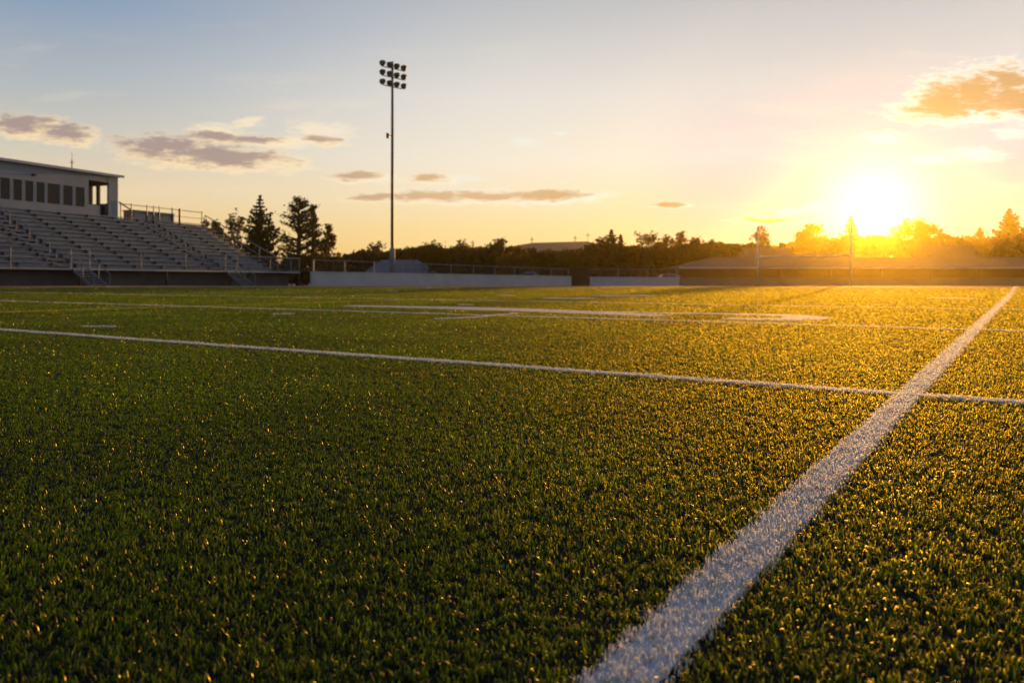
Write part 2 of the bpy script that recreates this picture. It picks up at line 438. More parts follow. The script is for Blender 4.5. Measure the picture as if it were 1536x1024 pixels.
for (a0, a1) in AIS:
    m = MB()
    for i in range(ROWS): sbox(m, a0+.06, a1-.06, i*RUN-.36, i*RUN-.002, DECK-.02+(i-.5)*RISE, DECK+(i-.5)*RISE+.04)
    m.build('aisle_steps', M['tread'], stand)
    for i in range(0, ROWS-2, 3):
        m = MB(); am = (a0+a1)/2+.25
        m.tube([St(am, i*RUN+.2, DECK+i*RISE), St(am, i*RUN+.2, DECK+i*RISE+.9), St(am, (i+2)*RUN+.2, DECK+(i+2)*RISE+.9), St(am, (i+2)*RUN+.2, DECK+(i+2)*RISE)], .035)
        m.build('aisle_handrail', M['galv'], stand)
    m = MB()                                                                   # flight down to the track
    for k in range(7): sbox(m, a0+.05, a1-.05, -1.2-.3*(k+1), -1.2-.3*k+.04, DECK-.19*(k+1)-.05, DECK-.19*(k+1))
    m.build('stair_flight', M['tread'], stand)
    for aa in (a0, a1):
        m = MB()
        m.obox(St(aa-.03, -1.2, DECK-.25), sv*.06, nv*-2.2+Vector((0, 0, -1.42)), (0, 0, .22))
        m.tube([St(aa, -1.2, DECK+1), St(aa, -3.3, .98-.05)], .035); m.tube([St(aa, -3.3, -.05), St(aa, -3.3, .95)], .03)
        m.tube([St(aa, -2.2, .4), St(aa, -2.2, DECK+.35)], .03)
        m.build('stair_rail', M['galv'], stand)
# guard along the walkway edge
GT = 2.72
def wires(m, A, B, z0, z1, sp, r=.006):  # diamond mesh between two ground points
    A, B = Vector(A), Vector(B); ln = (B-A).length; u = (B-A)/ln; h = z1-z0
    k = -h
    while k < ln:
        for sgn in (0, 1):
            t0, t1 = max(k, 0), min(k+h, ln)
            za, zb = z0+(t0-k), z0+(t1-k)
            if sgn: za, zb = z0+z1-za, z0+z1-zb
            m.tube([A+u*t0+Vector((0, 0, za)), A+u*t1+Vector((0, 0, zb))], r, 3, False)
        k += sp
for (a0, a1) in [(AIS[0][1]+.1, 2.15), (AIS[1][1]+.1, AIS[0][0]-.1), (AL, AIS[1][0]-.1)]:
    m = MB()
    m.tube([St(a0, -1.15, GT), St(a1, -1.15, GT)], .04); m.tube([St(a0, -1.15, DECK+.1), St(a1, -1.15, DECK+.1)], .025)
    k = max(2, int((a1-a0)/4.2))
    for j in range(k+1):
        aa = a0+(a1-a0)*j/k; m.tube([St(aa, -1.15, DECK), St(aa, -1.15, GT)], .028)
    m.build('front_guard', M['galv'], stand)
    m = MB(); wires(m, St(a0, -1.15, 0), St(a1, -1.15, 0), DECK+.1, GT, .16, .0045); m.build('guard_mesh', M['galv'], stand)
m = MB()                                                                      # end of the walkway and sloping side rail
m.tube([St(2.15, -1.15, GT), St(2.15, -.05, GT), St(.25, .0, GT)], .04); m.tube([St(2.15, -.05, DECK), St(2.15, -.05, GT)], .04)
m.tube([St(.25, 0, GT), St(.15, ROWS*RUN, DECK+ROWS*RISE+1.05)], .05)
m.tube([St(.25, 0, DECK+.5), St(.15, ROWS*RUN, DECK+ROWS*RISE+.5)], .03)
for j in (0, 2.3, 4.6, 6.9, 9.36):
    m.tube([St(.2, j, DECK+j/RUN*RISE-.3), St(.2, j, GT+(DECK+ROWS*RISE+1.05-GT)*j/(ROWS*RUN))], .045)
m.build('side_rail', M['galv'], stand)
for aa, dd in ((2.05, -1.1), (2.05, -.2), (-7.65, -1.1), (-22.95, -1.1), (-15, -1.1), (-30, -1.1)):
    m = MB(); sbox(m, aa-.06, aa+.06, dd-.06, dd+.06, BASE, DECK-.134); m.build('support_post', M['darkmetal'], stand)
TOP = DECK+ROWS*RISE
m = MB(); DR = ROWS*RUN+.35
m.tube([St(-10.1, DR, TOP+1.35), St(.2, DR, TOP+1.35)], .035); m.tube([St(-10.1, DR, TOP+.7), St(.2, DR, TOP+.7)], .025)
for aa in (-10.0, -8.8, -7.0, -6.2, -5.5, -3.9, -2.9, .1): m.tube([St(aa, DR, TOP-.7), St(aa, DR, TOP+1.5)], .05 if aa not in (-2.9,) else .12)
m.tube([St(-10.2, DR, TOP+1.5), St(-8.9, DR, TOP+.9)], .06)
m.build('rear_rail', M['darkmetal'], stand)
m = MB(); sbox(m, -8.5, -3.6, ROWS*RUN+.4, ROWS*RUN+1.7, TOP-.6, TOP+.85); sbox(m, -8.56, -3.54, ROWS*RUN+.35, ROWS*RUN+1.75, TOP+.853, TOP+.93)
m.build('rear_parapet', M['roofm'], stand)

# ------------------------------------------------------------------ press box on top of the stand
FB = ROWS*RUN+.35
ZB, ZT = TOP+.003, 10.0
press = thing('press_box', 'long grey press box with a row of dark windows on top of the bleachers', 'press box', St(-20, FB+1.5, ZB))
DEP = 3.4
A_R, A_P, A_B = a_at(177, FB), a_at(163, FB), a_at(133, FB)
def zpx(y, px, D): q = St(a_at(px, D), D, 0); return wz(y, q.y)
Z0, Z1 = zpx(300, 20, FB), zpx(268, 20, FB)
wins = [(a_at(x0, FB), a_at(x1, FB)) for x0, x1 in ((-52, -40), (-36, -24), (-18, -4), (0, 15), (19.5, 33), (37.5, 50), (54.5, 67), (71, 90), (94.5, 109), (113, 127))]
m = MB()
sbox(m, AL, A_B, FB, FB+.15, ZB, Z0); sbox(m, AL, A_B, FB, FB+.15, Z1, ZT)
e = AL
for w0, w1 in wins+[(A_B, A_B)]:
    sbox(m, e, w0, FB, FB+.15, Z0, Z1); e = w1
sbox(m, A_P, A_R, FB, FB+.15, ZB, ZT)                                           # pier at the open end bay
sbox(m, A_B+.003, A_P-.003, FB+.01, FB+.14, ZT-.62, ZT)                          # header over the bay
def D_at(px, a):                     # depth at which the sight line of photo column px meets station a
    k = (px-CX)/F; q = P0+sv*a
    return (k*q.y-q.x)/(nv.x-k*nv.y)
e_ = [D_at(x, A_R-.15) for x in (160.5, 148.5, 144, 136)]
zy = St(A_R, FB+2, 0).y; zs, zh = wz(306, zy), wz(279, zy)
sbox(m, A_R-.15, A_R, FB+.153, FB+DEP, ZB, zs); sbox(m, A_R-.15, A_R, FB+.153, FB+DEP, zh, ZT)
for q0, q1 in ((FB+.153, e_[0]), (e_[1], e_[2]), (min(e_[3], FB+DEP-.2), FB+DEP)): sbox(m, A_R-.15, A_R, q0, q1, zs, zh)
sbox(m, AL, AL+.15, FB+.153, FB+DEP, ZB, ZT)
m.build('wall', M['siding'], press)
m = MB()
sbox(m, A_B-.12, A_B, FB+.153, FB+DEP-.153, ZB, ZT-.003)
m.build('bay_partition', M['timber'], press)
m = MB(); RB = FB+DEP                                                            # rear wall, open windows behind the bay
sbox(m, AL, A_R-.153, RB-.15, RB, ZB, ZT-.003)
m.build('rear_wall', M['timber'], press)
m = MB(); sbox(m, AL, A_R-.16, FB+.16, RB-.16, ZB, ZB+.05); m.build('floor', M['tread'], press)
m = MB(); sbox(m, A_B+.05, a_at(151, FB), FB+.05, FB+.13, ZB, ZB+1.0); m.build('bay_knee_wall', M['siding'], press)
m = MB(); sbox(m, a_at(150, FB+1.6), a_at(166, FB+1.6), FB+1.6, FB+1.68, ZB+.05, ZB+1.15); m.build('door', M['darkmetal'], press)
m = MB()
sbox(m, AL-.3, A_R+.35, FB-.35, RB+.3, ZT, ZT+.10); m.build('roof', M['roofm'], press)
m = MB(); sbox(m, AL-.3, A_R+.36, FB-.40, FB-.353, ZT-.06, ZT+.16); m.build('roof_fascia', M['trim'], press)
for w0, w1 in wins:
    m = MB(); t = .035
    for (b0, b1, c0, c1) in ((w0-t, w0, Z0-t, Z1+t), (w1, w1+t, Z0-t, Z1+t), (w0, w1, Z0-t, Z0), (w0, w1, Z1, Z1+t)):
        sbox(m, b0, b1, FB-.015, FB-.003, c0, c1)
    wo = m.build('window', M['trim'], press)
    m = MB(); sbox(m, w0+.003, w1-.003, FB+.012, FB+.03, Z0+.003, Z1-.003); m.build('pane', M['glass'], wo)
m = MB(); aw = a_at(50, FB); sbox(m, aw-.12, aw+.12, FB-.22, FB-.003, Z1+.42, Z1+.6); m.build('wall_light', M['darkmetal'], press)
ant = thing('roof_antenna', 'small dark antenna standing on the press box roof', 'antenna', St(a_at(108, FB+1), FB+1, ZT+.1))
b = wloc(ant); m = MB()
m.tube([b, b+Vector((0, 0, 1.0))], .05); m.tube([b+Vector((-.18, 0, .75)), b+Vector((.18, 0, .75))], .03); m.box(b.x-.11, b.x+.11, b.y-.1, b.y+.1, b.z, b.z+.12)
m.build('mast', M['darkmetal'], ant)
m = MB(); m.tube([b+Vector((0, 0, 1.0)), b+Vector((0, 0, 1.7))], .015, 5); m.build('whip', M['darkmetal'], ant)

# ------------------------------------------------------------------ floodlight pole
ZP = 86.0; XP = wx(588.5, ZP)
pole = thing('floodlight_pole', 'tall dark floodlight pole with three rows of four lamps', 'light pole', (XP, ZP, BASE))
zt = wz(90, ZP)
m = MB(); zsl = wz(372, ZP)
m.tube([(XP, ZP, zsl-.4), (XP, ZP, zsl), (XP, ZP, zt*.5), (XP, ZP, zt-.2)], [.19, .19, .165, .12], 12); m.build('pole', M['polemat'], pole, True)
m = MB(); m.tube([(XP, ZP, BASE), (XP, ZP, zsl-.15), (XP, ZP, zsl)], [.34, .30, .21], 14); m.build('base_sleeve', M['galv'], pole, True)
ad = Vector((.743, .669, -.015)).normalized()
aim = Vector((-.35, -.80, -.48)).normalized()
for r_, yv in enumerate((97.5, 111, 125)):
    zc = wz(yv+2, ZP); c = Vector((XP, ZP-.16, zc))
    lo, hi = (-1.35, 1.75) if r_ < 2 else (-1.1, 1.3)
    m = MB(); m.obox(c+ad*lo-Vector((0, 0, .35)), ad*(hi-lo), (0, -.09, 0), (0, 0, .09)); m.build('crossarm', M['lampbody'], pole)
    for k in range(4):
        q = c+ad*(-1.15+.92*k)+Vector((0, 0, .12))
        m = MB()
        m.tube([q-Vector((0, 0, .42)), q-aim*.18], .035, 5)
        m.lathe(q-aim*.34, aim, [(0, .11), (.05, .17), (.2, .235), (.42, .31), (.6, .335)], 14)
        lo_ = m.build('floodlight', M['lampbody'], pole, True)
        m = MB(); m.lathe(q+aim*.263, aim, [(0, .30), (.012, .30)], 14); m.build('lens', M['lens'], lo_)
zc = wz(204, ZP)
m = MB(); m.tube([(XP, ZP, zc+.05), (XP-.4, ZP-.1, zc+.05)], .04); m.box(XP-.62, XP-.3, ZP-.35, ZP+.05, zc-.27, zc+.25); m.build('small_floodlight', M['lampbody'], pole)
m = MB(); m.box(XP-.14, XP+.14, ZP-.32, ZP-.18, 2.2, 3.0); m.build('control_box', M['galv'], pole)

# ------------------------------------------------------------------ goal posts
goal = thing('goal_post', 'pale football goal posts with crossbar in front of the low sun', 'goal posts', (wx(1206, 78), 78, BASE))
ZL, ZR = 80.0, 76.0
XL, XR = wx(1136.5, ZL), wx(1277, ZR); zb = 2.9
m = MB(); m.tube([(XL, ZL, BASE), (XL, ZL, wz(340, ZL))], .075, 10); m.build('upright', M['goal'], goal, True)
m = MB(); m.tube([(XR, ZR, BASE), (XR, ZR, wz(336, ZR))], .075, 10); m.build('upright', M['goal'], goal, True)
m = MB(); m.tube([(XL+.08, ZL, zb), (XR-.08, ZR, zb)], .085, 10); m.box(XL-.12, XL+.16, ZL-.12, ZL+.12, zb-.16, zb+.16); m.box(XR-.16, XR+.12, ZR-.12, ZR+.12, zb-.16, zb+.16)
m.build('crossbar', M['goal'], goal)

# ------------------------------------------------------------------ perimeter walls, fences, gate
def seg_wall(name, label, A, B, thick=.25, paint='wallpaint'):
    A, B = Vector(A), Vector(B)      # (x, y, top z)
    d = (B-A); d.z = 0; u = d.normalized(); nn = Vector((-u.y, u.x, 0))*thick
    o = thing(name, label, 'wall', ((A.x+B.x)/2, (A.y+B.y)/2, BASE))
    def strip(nm, za0, za1, zb0, zb1, out, mat):
        m = MB(); n0 = -nn.normalized()*out; n1 = nn+nn.normalized()*out
        a0 = Vector((A.x, A.y, 0)); b0 = Vector((B.x, B.y, 0))
        vs = [a0+n0+Vector((0, 0, za0)), b0+n0+Vector((0, 0, zb0)), b0+n1+Vector((0, 0, zb0)), a0+n1+Vector((0, 0, za0)),
              a0+n0+Vector((0, 0, za1)), b0+n0+Vector((0, 0, zb1)), b0+n1+Vector((0, 0, zb1)), a0+n1+Vector((0, 0, za1))]
        m.add(vs, [(0, 3, 2, 1), (4, 5, 6, 7), (0, 1, 5, 4), (1, 2, 6, 5), (2, 3, 7, 6), (3, 0, 4, 7)]); m.build(nm, mat, o)
    strip('wall_face', BASE, A.z-.08, BASE, B.z-.08, 0, M[paint])
    strip('coping', A.z-.079, A.z, B.z-.079, B.z, .03, M[paint])
    return o
WA, WB = (wx(468, 60), 60, wz(407, 60)), (wx(857, 85), 85, wz(414, 85))
seg_wall('perimeter_wall', 'long pale wall from the bleachers to the brown gate', WA, WB)
WC, WD = (wx(884, 86), 86, wz(415, 86)), (wx(1019, 90), 90, wz(415.5, 90))
seg_wall('perimeter_wall', 'short pale wall between the brown gate and the long low building', WC, WD)
WE, WF = (wx(1020.5, 90.1), 90.1, wz(416, 90)), (wx(1720, 90), 90, wz(416, 90))
seg_wall('perimeter_wall', 'wall behind the goal posts with the brown glare of the low sun in its colour', WE, WF, paint='glarewall')

def fence(label, A, B, zA, zB, z0A, z0B, sp=3.0):
    A, B = Vector((A[0], A[1], 0)), Vector((B[0], B[1], 0)); ln = (B-A).length; u = (B-A)/ln
    o = thing('chain_link_fence', label, 'fence', tuple((A+B)/2+Vector((0, 0, BASE))))
    k = max(1, int(ln/sp))
    for j in range(k+1):
        p = A+u*(ln*j/k); z = zA+(zB-zA)*j/k
        m = MB(); m.tube([p+Vector((0, 0, BASE)), p+Vector((0, 0, z+.05))], .05 if j not in (0, k) else .09, 6); m.build('fence_post', M['galv'], o)
    m = MB(); m.tube([A+Vector((0, 0, zA)), B+Vector((0, 0, zB))], .035, 6); m.build('top_rail', M['galv'], o)
    m = MB(); zm = min(zA, zB); wires(m, A, B, min(z0A, z0B)-.4, zm, .17, .0035); m.build('wire_mesh', M['galv'], o)
off = Vector((-.15, .9, 0))
fence('chain link fence above the long pale wall beside the bleachers', Vector(WA[:2]+(0,))+off, Vector(WB[:2]+(0,))+off+Vector((-.1, 0, 0)), wz(390, 61), wz(403.5, 86), 1, .9)
fence('chain link fence above the short pale wall beside the low building', Vector(WC[:2]+(0,))+off, Vector(WD[:2]+(0,))+off, wz(403.5, 87), wz(404, 91), .8, .8)

gate = thing('solid_gate', 'dark brown solid gate filling the gap between two pale walls', 'gate', (wx(870.5, 86), 86, BASE))
x0, x1, zg = wx(858, 86), wx(883.5, 86), wz(402, 86)
for a, b in ((x0+.09, (x0+x1)/2-.01), ((x0+x1)/2+.01, x1-.09)):
    m = MB(); k = 5
    for j in range(k): m.box(a+(b-a)*j/k, a+(b-a)*(j+1)/k-.012, 86, 86.05, BASE+.05, zg)
    for zz in (.2, zg-.3): m.box(a, b-.012, 85.96, 85.997, zz, zz+.1)
    m.build('gate_leaf', M['gate'], gate)
for x in (x0, x1): m = MB(); m.box(x-.08, x+.08, 85.93, 86.09, BASE, zg+.06); m.build('gate_post', M['gate'], gate)

# ------------------------------------------------------------------ low building on the right and small house
ZBD = 100.0
bx0, bx1 = wx(1019, ZBD), wx(1780, ZBD)
bld = thing('low_building', 'long low brown building with a shallow roof behind the goal posts', 'building', ((bx0+bx1)/2, ZBD, BASE))
ze, zr = wz(401, ZBD), wz(384, ZBD)
m = MB(); rd = 5.5
vs = [(bx0, ZBD, ze), (bx1, ZBD, ze), (bx1, ZBD+2*rd, ze), (bx0, ZBD+2*rd, ze), (bx0+rd, ZBD+rd, zr), (bx1-rd, ZBD+rd, zr)]
m.add(vs, [(0, 1, 5, 4), (1, 2, 5), (2, 3, 4, 5), (3, 0, 4), (0, 3, 2, 1)]); m.build('roof', M['shingle'], bld)
m = MB(); m.box(bx0-.02, bx1+.02, ZBD-.06, ZBD-.003, ze-.17, ze+.06); m.build('fascia', M['trim'], bld)
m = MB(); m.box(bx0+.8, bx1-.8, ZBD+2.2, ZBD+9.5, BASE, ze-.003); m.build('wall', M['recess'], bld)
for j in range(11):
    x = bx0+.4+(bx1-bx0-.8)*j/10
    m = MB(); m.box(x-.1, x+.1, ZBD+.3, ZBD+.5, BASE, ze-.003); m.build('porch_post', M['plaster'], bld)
ZG = 112.0
hs = thing('small_house', 'small house with a grey hip roof seen over the wall at the lamp pole', 'house', (wx(597, ZG), ZG, BASE))
hx0, hx1, hz0, hz1 = wx(543, ZG), wx(652, ZG), wz(411, ZG), wz(388.5, ZG)
m = MB(); a, b = wx(566, ZG), wx(621, ZG)
m.add([(hx0, ZG, hz0), (hx1, ZG, hz0), (hx1, ZG+8, hz0), (hx0, ZG+8, hz0), (a, ZG+4, hz1), (b, ZG+4, hz1)], [(0, 1, 5, 4), (1, 2, 5), (2, 3, 4, 5), (3, 0, 4), (0, 3, 2, 1)])
m.build('roof', M['greyroof'], hs)
m = MB(); m.box(hx0+.5, hx1-.5, ZG+.5, ZG+7.5, BASE, hz0-.003); m.build('wall', M['plaster'], hs)
m = MB(); m.box(a+1.4, a+1.9, ZG+4.6, ZG+5.1, hz1-.6, hz1+.35); m.build('chimney', M['plaster'], hs)
ZV = 135.0
vh = thing('distant_house', 'far house whose rounded brown roof pokes above the trees left of the goal', 'house', (wx(1100, ZV), ZV, BASE))
m = MB(); xa, xb = wx(1083, ZV), wx(1117, ZV)
vs = [(xa, ZV, wz(374, ZV)), (xb, ZV, wz(374, ZV)), (xb, ZV+5, wz(374, ZV)), (xa, ZV+5, wz(374, ZV))]
vs += [(xa+.7, ZV+1.5, wz(364.5, ZV)), (xb-.7, ZV+1.5, wz(364.5, ZV)), (xb-.7, ZV+3.5, wz(364.5, ZV)), (xa+.7, ZV+3.5, wz(364.5, ZV))]
m.add(vs, [(0, 1, 5, 4), (1, 2, 6, 5), (2, 3, 7, 6), (3, 0, 4, 7), (4, 5, 6, 7), (0, 3, 2, 1)]); m.build('roof', M['shingle'], vh)
m = MB(); m.box(xa+.3, xb-.3, ZV+.3, ZV+4.7, BASE, wz(374, ZV)-.003); m.build('wall', M['plaster'], vh)

def gable_house(label, px0, px1, yt, ye, Z, chim, depth=7.0):
    a, b = wx(px0, Z), wx(px1, Z); zt_, ze_ = wz(yt, Z), wz(ye, Z)
    o = thing('gable_house', label, 'house', ((a+b)/2, Z, BASE))
    m = MB(); m.box(a+.3, b-.3, Z+.4, Z+depth-.4, BASE, ze_-.003); m.build('wall', M['plaster'], o)
    m = MB(); h = depth/2
    vs = [(a, Z, ze_), (b, Z, ze_), (b, Z+depth, ze_), (a, Z+depth, ze_), (a+.5, Z+h, zt_), (b-.5, Z+h, zt_)]
    m.add(vs, [(0, 1, 5, 4), (1, 2, 5), (2, 3, 4, 5), (3, 0, 4), (0, 3, 2, 1)]); rf = m.build('roof', M['shingle'], o)
    xc = wx(chim, Z+h); m = MB(); m.box(xc-.3, xc+.3, Z+h-.3, Z+h+.3, zt_-.4, zt_+.75); m.build('chimney', M['plaster'], rf)
    for j in range(3):
        x = a+(b-a)*(j+.7)/3.4; m = MB(); m.box(x-.45, x+.45, Z+.37, Z+.397, ze_-1.5, ze_-.4); wd = m.build('window', M['trim'], o)
        m = MB(); m.box(x-.38, x+.38, Z+.35, Z+.367, ze_-1.43, ze_-.47); m.build('pane', M['glass'], wd)
gable_house('brown house with a small chimney behind the low building, right of the left goal upright', 1121, 1199, 370, 388, 114, 1172)
gable_house('brown house roof rising behind the low building, right of the fan shaped tree', 1398, 1478, 366, 388, 122, 1412)

# ------------------------------------------------------------------ parked cars
def car(label, x, Z, h):
    X = wx(x, Z); o = thing('parked_car', label, 'car', (X, Z, BASE), 'pale cars parked behind the walls')
    L, W = 4.1, 1.7; z = BASE
    prof = [(-L/2, .3), (-L/2, .75), (-L/2+.2, .88), (-L/2+1.0, .98), (-L/2+1.55, h-.08), (-L/2+1.9, h), (L/2-1.0, h-.02), (L/2-.75, h-.1), (L/2-.2, .98), (L/2, .9), (L/2, .3)]
    m = MB(); k = len(prof)
    vs = [(X+p, Z, z+q) for p, q in prof]+[(X+p, Z+W, z+q) for p, q in prof]
    m.add(vs, [tuple(range(k)), tuple(range(2*k-1, k-1, -1))]+[(i, i+k, (i+1) % k+k, (i+1) % k) for i in range(k)]); m.build('body', M['carpaint'], o)
    for p, q in ((-.62, .2), (.28, 1.05)):
        m = MB(); m.box(X+p, X+q, Z-.02, Z-.003, z+1.02, z+h-.12); m.build('side_window', M['glass'], o)
    for p in (-1.3, 1.3):
        for yy in (0, W):
            m = MB(); m.lathe((X+p, Z+yy-.12, z+.31), (0, 1, 0), [(0, .31), (.24, .31)], 14); wl = m.build('wheel', M['rubber'], o)
            m = MB(); m.lathe((X+p, Z+yy-.135, z+.31), (0, 1, 0), [(0, .19), (.27, .19)], 10); m.build('rim', M['galv'], wl)
car('roof of a pale car showing over the long pale wall left of the brown gate', 789, 96, 1.75)
car('roof of a pale car showing over the short pale wall near the low building', 1001, 97, 1.55)

# ------------------------------------------------------------------ masts on the hill
def mast(x, y, lab):
    X = wx(x, ZH+8); zt_ = wz(y, ZH+8)
    o = thing('radio_mast', lab, 'mast', (X, ZH+8, wz(372, ZH+8)), 'masts on the far hill')
    m = MB(); m.tube([(X, ZH+8, wz(380, ZH+8)), (X, ZH+8, zt_)], [.32, .18], 5)
    m.obox((X-.8, ZH+8, zt_-1.3), (1.6, 0, 0), (0, .3, 0), (0, 0, .3)); m.build('mast', M['darkmetal'], o)
for x, y, lab in ((709, 360, 'thin mast on the low left shoulder of the hill'), (798, 355, 'short mast at the left end of the flat hilltop'),
                  (863, 353, 'thin mast on the flat hilltop, right of the middle'), (882, 349, 'tallest mast at the right end of the flat hilltop')):
    mast(x, y, lab)

# ------------------------------------------------------------------ trees
def card_verts(C, size, rg, flat=0.0):
    n = len(C)
    a = rg.normal(size=(n, 3)); a /= np.linalg.norm(a, axis=1)[:, None]
    b = rg.normal(size=(n, 3)); b[:, 2] *= (1-flat); b -= a*(a*b).sum(1)[:, None]; b /= np.linalg.norm(b, axis=1)[:, None]
    s = (size*(.6+.8*rg.random(n)))[:, None]
    a = a*s*.5; b = b*s*.34
    return np.stack([C-a, C-b*.9+a*.1, C+a, C+b*1.1-a*.05], 1).reshape(-1, 3)

def ball(rg, n, c, r, flat=.8):
    p = rg.normal(size=(n, 3)); p /= np.linalg.norm(p, axis=1)[:, None]
    p *= (np.abs(rg.normal(0, .62, n))**.75)[:, None]*r; p[:, 2] *= flat
    return p+np.array(c)

def branch_tubes(m, rd, p, d, ln, r, depth, tips):
    d = d.normalized(); q = p+d*ln
    mid = p+d*ln*.5+Vector((rd.uniform(-1, 1), rd.uniform(-1, 1), rd.uniform(-.3, .6)))*ln*.06
    m.tube([p, mid, q], [r, r*.8, r*.55], 5, False)
    if depth == 0: tips.append(q); return
    for k in range(rd.choice((2, 3, 3))):
        nd = d+Vector((rd.uniform(-1, 1), rd.uniform(-1, 1), rd.uniform(-.25, .55)))*.62
        branch_tubes(m, rd, p+d*ln*rd.uniform(.6, 1), nd, ln*rd.uniform(.6, .85), r*.55, depth-1, tips)

def make_tree(name, label, cat, kind, x, ytop, w, Z, mat, seed, trunk=.3, group=None, dens=1.0, base=BASE, wide_at=.6):
    rd = random.Random(seed); rg = np.random.default_rng(seed)
    X = wx(x, Z); top = wz(ytop, Z); H = top-base; W = w/F*Z
    o = thing(name, label, cat, (X, Z, base), group)
    B = Vector((X, Z, base)); cs = max(.10, .0030*Z)       # leaf clump size
    m = MB()
    if kind == 'round':                                    # broad crown of clumps
        ch = H*(1-trunk); cz = base+H*trunk+ch*.5
        m.tube([B, B+Vector((.05*W*rd.uniform(-1, 1), 0, H*trunk)), Vector((X, Z, cz+ch*.15))], [H*.035, H*.026, H*.010], 8)
        pts = []
        nc = int(30*dens)
        for k in range(nc):
            u = rd.uniform(-1, 1); ph = rd.uniform(0, 6.283); rr = rd.random()**.4
            s_ = math.sqrt(1-u*u)
            c = Vector((X+W*.40*rr*s_*math.cos(ph), Z+W*.40*rr*s_*math.sin(ph), cz+ch*.40*rr*u))
            m.tube([Vector((X, Z, base+H*trunk*rd.uniform(.7, 1.1))), (Vector((X, Z, cz))+c)/2-Vector((0, 0, ch*.06)), c], [H*.012, H*.008, H*.003], 4, False)
            rad = W*rd.uniform(.11, .22)
            pts.append(ball(rg, int(105*dens), c, rad, min(1, ch/W*1.0)))
        C = np.concatenate(pts)
        mask = C[:, 2] < top+.15
        V = card_verts(C[mask], cs*1.15, rg)
    elif kind == 'open':                                   # branching tree, thin foliage, sky showing through
        tips = []
        m.tube([B, B+Vector((0, 0, H*trunk))], [H*.03, H*.024], 7)
        for k in range(7):
            ph = k*.9+rd.uniform(0, .5); up = rd.uniform(.7, 2.2)
            branch_tubes(m, rd, B+Vector((0, 0, H*trunk*rd.uniform(.75, 1))), Vector((math.cos(ph)*W/H*1.2, math.sin(ph)*W/H*1.2, up)), H*.25, H*.013, 4 if dens > 1.5 else 3, tips)
        zmax = max(t.z for t in tips); wm = max(abs(t.x-X) for t in tips)
        sz, sx = H/(zmax-base+.01), (W*.48)/max(wm, .01)
        m.v = [(X+(p[0]-X)*sx, Z+(p[1]-Z)*sx, base+(p[2]-base)*sz) for p in m.v]
        pts = [ball(rg, int(7*dens), (X+(t.x-X)*sx, Z+(t.y-Z)*sx, base+(t.z-base)*sz-.1), W*.07, 1.0) for t in tips]
        V = card_verts(np.concatenate(pts), cs*.75, rg)
    elif kind == 'spruce':                                 # tiers of boughs, upswept tips
        m.tube([B, Vector((X, Z, top))], [H*.028, .03], 7)
        pts = []
        tiers = int(17*dens)+5
        for k in range(tiers):
            t = k/(tiers-1.0); zc = base+H*(trunk+(1-trunk)*t*.985)
            rad = W*.5*min(1, (1-t)/wide_at)**.85*rd.uniform(.7, 1.1)+.02*W
            nb = max(4, int(10*(1-t)+3)); a0 = rd.random()*6.28
            for j in range(nb):
                ph = a0+j*6.283/nb+rd.uniform(-.25, .25); rr = rad*rd.uniform(.6, 1.12)
                d = Vector((math.cos(ph), math.sin(ph), 0)); nn = max(10, int(rr/cs*9*dens))
                droop = -rr*.16
                e_ = Vector((X, Z, zc))+d*rr+Vector((0, 0, rr*.10))
                m.tube([(X, Z, zc), Vector((X, Z, zc))+d*rr*.55+Vector((0, 0, droop)), e_], [H*.006, H*.004, .012], 4, False)
                tt = rg.random(nn)**.75
                q = np.stack([X+d.x*rr*tt, Z+d.y*rr*tt, zc+droop*np.sin(np.pi*tt*.9)+rr*.10*tt**2], 1)
                q += rg.normal(size=q.shape)*np.array([.07, .07, .075])*(rr*.9+.35)*(.45+.55*(1-tt))[:, None]
                pts.append(q)
        pts.append(np.stack([X+rg.normal(0, .02*W, 40), Z+rg.normal(0, .02*W, 40), top-abs(rg.normal(0, .05*H, 40))], 1))
        V = card_verts(np.concatenate(pts), cs*1.0, rg)
    elif kind == 'pine':                                   # irregular pine, tufts on long limbs
        lean = rd.uniform(-.03, .03)*W
        m.tube([B, B+Vector((lean, 0, H*.5)), Vector((X+lean, Z, top-.1))], [H*.03, H*.022, .03], 8)
        pts = []
        for k in range(int(44*dens)):
            t = trunk+(1-trunk)*(k+rd.random())/int(44*dens)
            rad = W*.5*(1.0-.82*max(0, (t-.35)/.65)**1.2)*rd.uniform(.45, 1.1)
            ph = rd.uniform(0, 6.283); d = Vector((math.cos(ph), math.sin(ph)*.8, 0)); zc = base+H*t*.97
            e_ = Vector((X+lean, Z, zc))+d*rad+Vector((0, 0, rad*rd.uniform(.1, .45)))
            e_.z = min(e_.z, top-.05)
            m.tube([(X+lean*t, Z, zc-.1), (Vector((X, Z, zc))+e_)/2-Vector((0, 0, rad*.05)), e_], [H*.010, H*.007, H*.003], 5, False)
            for f in (.5, .75, 1.0):
                c = Vector((X, Z, zc)).lerp(e_, f)
                pts.append(ball(rg, int(17*dens), c, W*rd.uniform(.06, .12), .7))
        C = np.concatenate(pts); V = card_verts(C[C[:, 2] < top+.1], cs*.8, rg)
    elif kind == 'bush':
        pts = []
        for k in range(int(22*dens)):
            ph = rd.uniform(0, 6.283); rr = math.sqrt(rd.random())*.42
            hx = H*(.35+.5*rd.random())*(1-rr*.9)
            c = (X+W*rr*math.cos(ph), Z+W*.6*rr*math.sin(ph), base+hx)
            m.tube([B+Vector((rd.uniform(-.1, .1)*W, 0, 0)), c], [H*.015, H*.005], 4, False)
            pts.append(ball(rg, int(110*dens), c, W*rd.uniform(.12, .2), min(1.1, H/W)))
